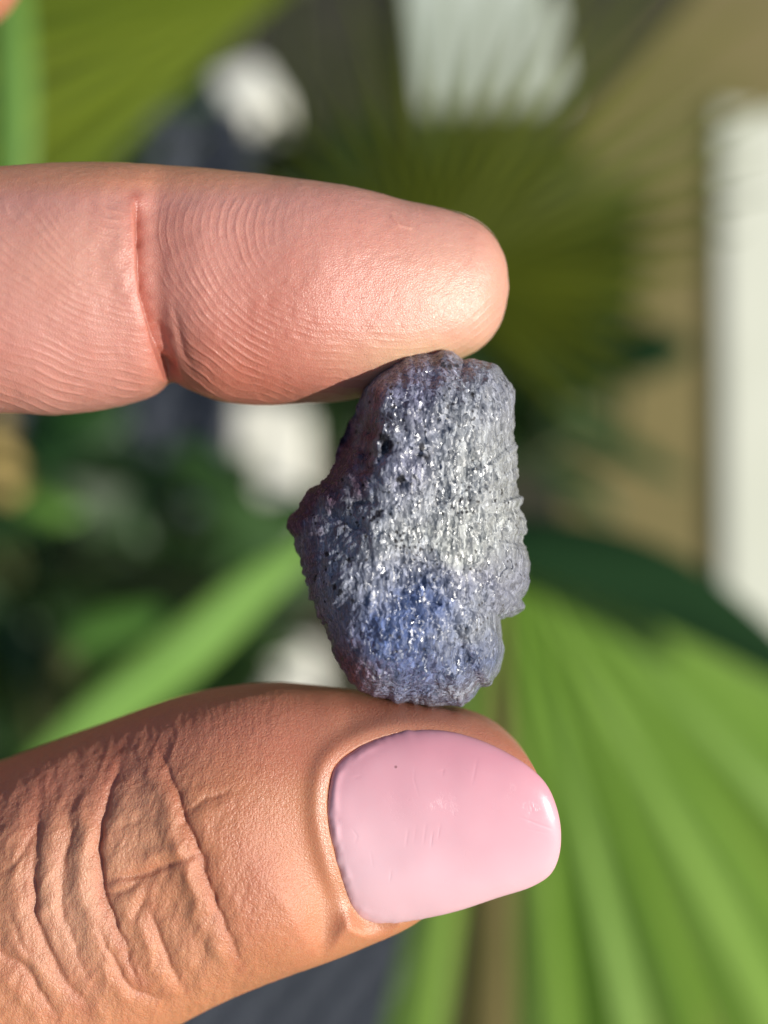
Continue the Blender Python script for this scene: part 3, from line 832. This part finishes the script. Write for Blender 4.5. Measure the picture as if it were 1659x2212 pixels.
SCR = [[(897,1653),(894,1683),(905,1722)],[(1032,1634),(1026,1665),(1020,1695)],[(1120,1764),(1193,1791)],[(1135,1790),(1185,1800)],[(882,1790),(876,1830)],[(900,1780),(893,1822)],
       [(921,1775),(914,1826)],[(935,1795),(931,1830)],[(951,1780),(946,1812)],[(760,1790),(772,1806),(766,1822)],[(800,1838),(806,1875)],[(762,1680),(780,1678)],[(948,1668),(958,1664),(955,1676)],
       [(1145,1735),(1150,1752),(1138,1756)],[(845,1880),(842,1905)],[(1000,1660),(1012,1668)]]
def nail_surface(px, py):
    z = nail_z(px, py)
    for i, ln in enumerate(SCR):
        d, _, al = seg_dist(px, py, ln); z = z - (.007 + .010 * ((i * 7) % 5) / 4) * np.exp(-(d / 2.0) ** 2) * np.sin(np.clip(al, .04, .96) * math.pi) ** .6
    z = z + .05 * fbm(px / 120, py / 120, 0, 33, 2)
    # thick uneven lip of polish along the cuticle
    sdl = poly_sd(px, py, NP)
    z = z + .10 * np.exp(-((sdl + 14) / 9) ** 2) * sstep(860, 740, px) * (.6 + .5 * fbm(px / 30, py / 30, 0, 35, 2))
    return z
V, F = plate(NO, nail_surface, .55, .22, 120)
nail_me = np_mesh('nail', V * .001, F)
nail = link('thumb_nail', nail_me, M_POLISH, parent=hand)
bm = bmesh.new(); bm.from_mesh(nail_me); bmesh.ops.recalc_face_normals(bm, faces=bm.faces); bm.to_mesh(nail_me); bm.free()
tag(nail, 'pale pink polished thumb nail with small scratches')

# ---- bare nail on the far side of the index finger, its edge just showing
IN = [(800,455),(870,440),(950,452),(1020,472),(1065,510),(1085,570),(1070,640),(1010,690),(900,700),(800,690),(770,620),(770,520)]
def in_z(px, py):
    v = (py - 575) / 130; u = (px - 770) / 320
    return -7.2 + 1.4 * u * u + 2.2 * np.abs(v) ** 2.4
V, F = plate(hermite(IN, 6, closed=True), in_z, .5, .05, 14)
me2 = np_mesh('fingernail', V * .001, F)
bm = bmesh.new(); bm.from_mesh(me2); bmesh.ops.recalc_face_normals(bm, faces=bm.faces); bm.to_mesh(me2); bm.free()
link('finger_nail', me2, M_NAIL, parent=hand)

# ================================================================== STONE
SO = [(930,100),(1010,106),(1080,122),(1130,150),(1200,155),(1270,182),(1330,215),(1372,262),(1400,330),(1415,420),(1420,560),(1415,700),(1415,850),(1428,915),
      (1455,945),(1470,1010),(1477,1090),(1468,1170),(1475,1220),(1500,1290),(1510,1350),(1500,1430),(1480,1500),(1458,1540),(1476,1568),(1470,1592),(1440,1610),
      (1400,1637),(1365,1640),(1332,1652),(1336,1700),(1338,1760),(1355,1810),(1350,1880),(1330,1950),(1290,1995),(1272,2030),(1220,2048),(1180,2090),(1150,2122),
      (1100,2150),(1040,2150),(900,2140),(740,2125),(620,2095),(520,2060),(455,2015),(402,1930),(372,1850),(348,1780),(310,1690),(270,1620),(235,1540),(213,1450),
      (190,1380),(180,1300),(150,1250),(128,1180),(106,1110),(113,1060),(140,1032),(172,985),(203,930),(225,888),(280,868),(328,828),(343,790),(383,752),(378,700),
      (403,640),(430,570),(458,510),(498,462),(500,420),(530,370),(548,318),(590,270),(640,225),(720,172),(820,118)]
SO = np.array(SO, float) * .375 + np.array([581., 719.])
SCN = np.array([881., 1131.])
M_ = 720
ang = np.arctan2(-(SO[:, 1] - SCN[1]), SO[:, 0] - SCN[0])
o_ = np.argsort(ang); ang = ang[o_]; rad = np.hypot(SO[:, 0] - SCN[0], SO[:, 1] - SCN[1])[o_]
th = np.linspace(-math.pi, math.pi, M_, endpoint=False)
rad = np.interp(th, np.concatenate([ang - 2*math.pi, ang, ang + 2*math.pi]), np.tile(rad, 3)) / PXMM
ox, oy = np.cos(th), np.sin(th)
rough_e = .10 + .10 * sstep(-.3, .5, ox * np.sign(oy + .3))
rad = rad + rough_e * (fbm(ox * 14, oy * 14, 0, 5, 3)) * .9
rad = rad - .05
Q_ = 300
rr = np.linspace(0, 1, Q_ + 1)[1:]; rr = 1 - (1 - rr) ** 1.35
x = rr[:, None] * (rad * ox)[None]; y = rr[:, None] * (rad * oy)[None]
f = np.sqrt(np.clip(1 - rr ** 5, 0, 1))[:, None]
def smin(a, b, k=.6):
    h = np.clip(.5 + .5 * (b - a) / k, 0, 1); return b * (1 - h) + a * h - k * h * (1 - h)
pos = lambda q: np.maximum(q, 0)
def srelu(q, k=.5): return .5 * (q + np.sqrt(q * q + k * k)) - k * .5
wv = .5 * fbm(x / 2.2, y / 2.2, 0, 71, 3)
X, Y = x + wv * .9, y + .6 * fbm(x / 2.2, y / 2.2, 0, 72, 3)
z = 4.9 - .10 * X - .02 * Y
d1 = -(X + 1.75 + .10 * (Y - 5)); d2 = Y - (3.5 + (X + 1.8) * .50)
z -= 2.6 * srelu(smin(d1, d2, .2), .14)
xr = np.interp(Y, [-14, -10, -6, -3, 0, 4], [-3.2, -3.4, -4.0, -3.6, -2.2, -1.8])
z -= .80 * srelu(-(X - xr), .8)
z -= .55 * srelu(-(X + 6.2), .3)
z -= .85 * srelu(Y - 8.6 - .12 * X, .6)
z -= .40 * srelu(-(Y + 9.0), .8)
z -= .42 * srelu(X - 4.8, .9)
z -= .5 * srelu(X - 5.6, .4) * sstep(1, -1, Y + 4)
# ledge on the left block, chipped pits
z -= .3 * np.exp(-(((Y - .2 + .12 * (X + 4)) / .30) ** 2)) * sstep(-2.2, -3.0, X) * sstep(-7.4, -6.6, X)
for (cx_, cy_, sx, sy, dp) in ((-1.55, 4.6, .45, .55, .8), (.5, 4.2, .25, .25, .4), (-.5, 2.4, .35, .2, .35), (-1.6, 6.4, .5, .5, .3), (-3.0, 1.3, .9, .2, .35), (3.2, -7.8, .9, .6, .45), (-2.6, -4.4, .3, .6, .3)):
    z -= dp * np.exp(-((x - cx_) / sx) ** 2 - ((y - cy_) / sy) ** 2)
z += .26 * fbm(x / 2.6, y / 3.2, 0, 81, 3)
rg_ = np.random.RandomState(12); seeds = rg_.uniform(-1, 1, (70, 4)) * np.array([8, 12, .03, .02])
qx = x + .35 * fbm(x / .9, y / .9, 0, 61, 3); qy = (y + .35 * fbm(x / .9, y / .9, 0, 62, 3))
best = np.full(x.shape, 1e9); add = np.zeros(x.shape)
for a_ in seeds:
    dd = (qx - a_[0]) ** 2 * 1.6 + (qy - a_[1]) ** 2 * .6
    m_ = dd < best; best = np.where(m_, dd, best); add = np.where(m_, a_[2] * (x - a_[0]) + a_[3] * (y - a_[1]), add)
z += add
# vertical fibrous grain and small chips
gr = 1 - np.abs(fbm((x + .12 * y) / .55, y / 1.5, 0, 83, 3)); z += .045 * (gr - .6)
z += .022 * fbm((x + .1 * y) / .24, y / .5, 0, 84, 2)
# terraces: broken cleavage steps
tq = z / .42 + .8 * fbm(x / 1.6, y / 1.6, 0, 88, 2); tr_ = np.floor(tq) + sstep(.25, .75, tq - np.floor(tq)); z += .22 * .42 * (tr_ - tq)
ed = fbm(ox * 9, oy * 9, 0, 15, 3)[None] * .5 + .3
zf = ed + (z - ed) * f
zbk = ed - (4.6 + .5 * fbm(x / 3, y / 3, 5, 86, 4) + .15 * fbm(x / .6, y / .8, 5, 87, 3) - .2 * Y * .3 * 0 - ed * 0) * f
ZOFF = .9
zf += ZOFF; zbk += ZOFF
# picture outline is given at the stone's own edge depth; centre shifts with it
cx0, cy0 = unproj(SCN[0], SCN[1], ZOFF)
ks = (DIST - ZOFF) / DIST
front = np.stack([x * ks + cx0, y * ks + cy0, zf], -1); back = np.stack([x * ks + cx0, y * ks + cy0, zbk], -1)[:-1]
nt = Q_ * M_; nb = (Q_ - 1) * M_
V = np.vstack([front.reshape(-1, 3), back.reshape(-1, 3), [[cx0, cy0, zf[0].mean()]], [[cx0, cy0, zbk[0].mean()]]])
j = np.arange(M_)
F = [grid_faces(Q_, M_), grid_faces(Q_ - 1, M_)[:, ::-1] + nt]
last = (Q_ - 1) * M_; lb = nt + (Q_ - 2) * M_
F.append(np.stack([last + j, last + (j + 1) % M_, lb + (j + 1) % M_, lb + j], -1)[:, ::-1])
F.append(np.stack([np.full(M_, nt + nb), j, (j + 1) % M_], -1)); F.append(np.stack([np.full(M_, nt + nb + 1), nt + (j + 1) % M_, nt + j], -1))
st_me = np_mesh('rough_stone', V * .001, F)
# tone patches (mm from the stone's centre)
sx_ = V[:, 0] - cx0; sy_ = V[:, 1] - cy0
wx = sx_ + 1.1 * fbm(V[:, 0] / 2.4, V[:, 1] / 2.4, V[:, 2] / 2.4, 101, 4); wy = sy_ + 1.1 * fbm(V[:, 0] / 2.4, V[:, 1] / 2.4, V[:, 2] / 2.4, 102, 4)
grey = np.array([.175, .185, .225]); white = np.array([.265, .275, .268]); blue = np.array([.05, .075, .17]); violet = np.array([.12, .115, .185]); plum = np.array([.095, .052, .075]); soot = np.array([.03, .028, .03])
tone = np.tile(grey, (len(V), 1))
g2 = lambda cx_, cy_, ax, ay: np.exp(-((wx - cx_) / ax) ** 2 - ((wy - cy_) / ay) ** 2)
blendto(violet, .8 * g2(.5, 8.6, 4.5, 1.6) + .6 * g2(-.6, 3.2, 1.2, 2.2) + .5 * g2(4.5, -3, 3, 1.5))
blendto(white, .75 * g2(4.2, 2.8, 3.0, 5.0) + .65 * g2(3.4, -.8, 4.0, 1.5) + .35 * g2(-.5, -1.2, 3.0, 1.0) + .5 * g2(4.2, -6.5, 1.6, 1.4) + .3 * g2(3, -11, 3, 1))
blendto(blue, .85 * g2(-1.4, -6.3, 2.6, 2.2) + .65 * g2(1.8, -5.4, 2.6, 1.7) + .7 * g2(1.0, -9.0, 4.0, 2.2) + .35 * g2(4.6, -8.4, 1.2, 1.2))
blendto(plum, .95 * sstep(-1.9, -3.2, wx) * sstep(2.0, 3.4, wy - .5 * (wx + 1.8)) + .75 * sstep(-4.3, -6.2, wx + .25 * (wy + 4)) * sstep(3, 1, wy) + .8 * g2(-3.6, -9.6, 1.5, 3.0) + .6 * g2(-.8, 10.2, 3.2, .9))  # plum flank, its colour darkened to paint in the shade of that side
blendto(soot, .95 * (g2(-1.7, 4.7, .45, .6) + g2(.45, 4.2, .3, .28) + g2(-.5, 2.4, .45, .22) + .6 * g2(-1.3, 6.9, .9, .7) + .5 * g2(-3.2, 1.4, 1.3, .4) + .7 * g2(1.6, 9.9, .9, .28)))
# black mineral specks, in the clusters the stone shows
rs_ = np.random.RandomState(3)
spots = [(660,620,.34),(690,650,.22),(645,600,.2),(868,664,.2),(755,842,.22),(735,850,.14),(620,1040,.16),(640,1025,.12),(600,1062,.12),(560,1300,.09),(1000,180,.18),(1040,188,.2),(1080,180,.14),
         (720,1190,.13),(860,1240,.12),(830,1228,.1),(770,1225,.1),(690,1160,.08),(480,1530,.12),(330,1270,.14),(460,1300,.16),(380,1450,.15),(410,1480,.14)]
for (ccx, ccy, sx_c, sy_c, k_) in ((1180, 960, 110, 40, 26), (1060, 1010, 70, 30, 10), (1090, 430, 80, 60, 18), (800, 1210, 120, 45, 18), (690, 450, 70, 90, 22), (560, 1080, 90, 60, 16), (960, 1300, 160, 60, 14), (350, 1350, 90, 200, 20), (480, 700, 80, 150, 14)):
    spots += [(ccx + sx_c * rs_.randn(), ccy + sy_c * rs_.randn(), .045 + .05 * rs_.rand()) for _ in range(k_)]
jx = sx_ + .06 * fbm(V[:, 0] / .2, V[:, 1] / .2, 0, 120, 2); jy = sy_ + .06 * fbm(V[:, 0] / .2, V[:, 1] / .2, 0, 121, 2)
fr_m = V[:, 2] > ZOFF
for (ax_, ay_, ar_) in spots:
    mx_ = (581 + .375 * ax_ - SCN[0]) / PXMM * .95; my_ = -(719 + .375 * ay_ - SCN[1]) / PXMM * .95
    dd = np.hypot(jx - mx_, (jy - my_) * .8)
    blendto(soot * .7, .92 * sstep(ar_ * 1.15, ar_ * .75, dd) * fr_m)
vcolor(st_me, 'tone', tone)
dark_ = sstep(.02, .08, tone.max(1))
gl = dark_ * np.clip(.12 + .9 * sstep(-4.5, -1, sx_) + .2 * sstep(-3, -6, sy_), .12, 1)  # weaker reflection on the left flank keeps its painted shade dark
at = st_me.attributes.new('glint', 'FLOAT', 'POINT'); at.data.foreach_set('value', gl.astype(np.float32))
stone = link('rough_stone', st_me, M_STONE, matrix=LOCAL)
tag(stone, 'small rough blue-grey and violet crystalline stone held between two fingertips', 'stone')
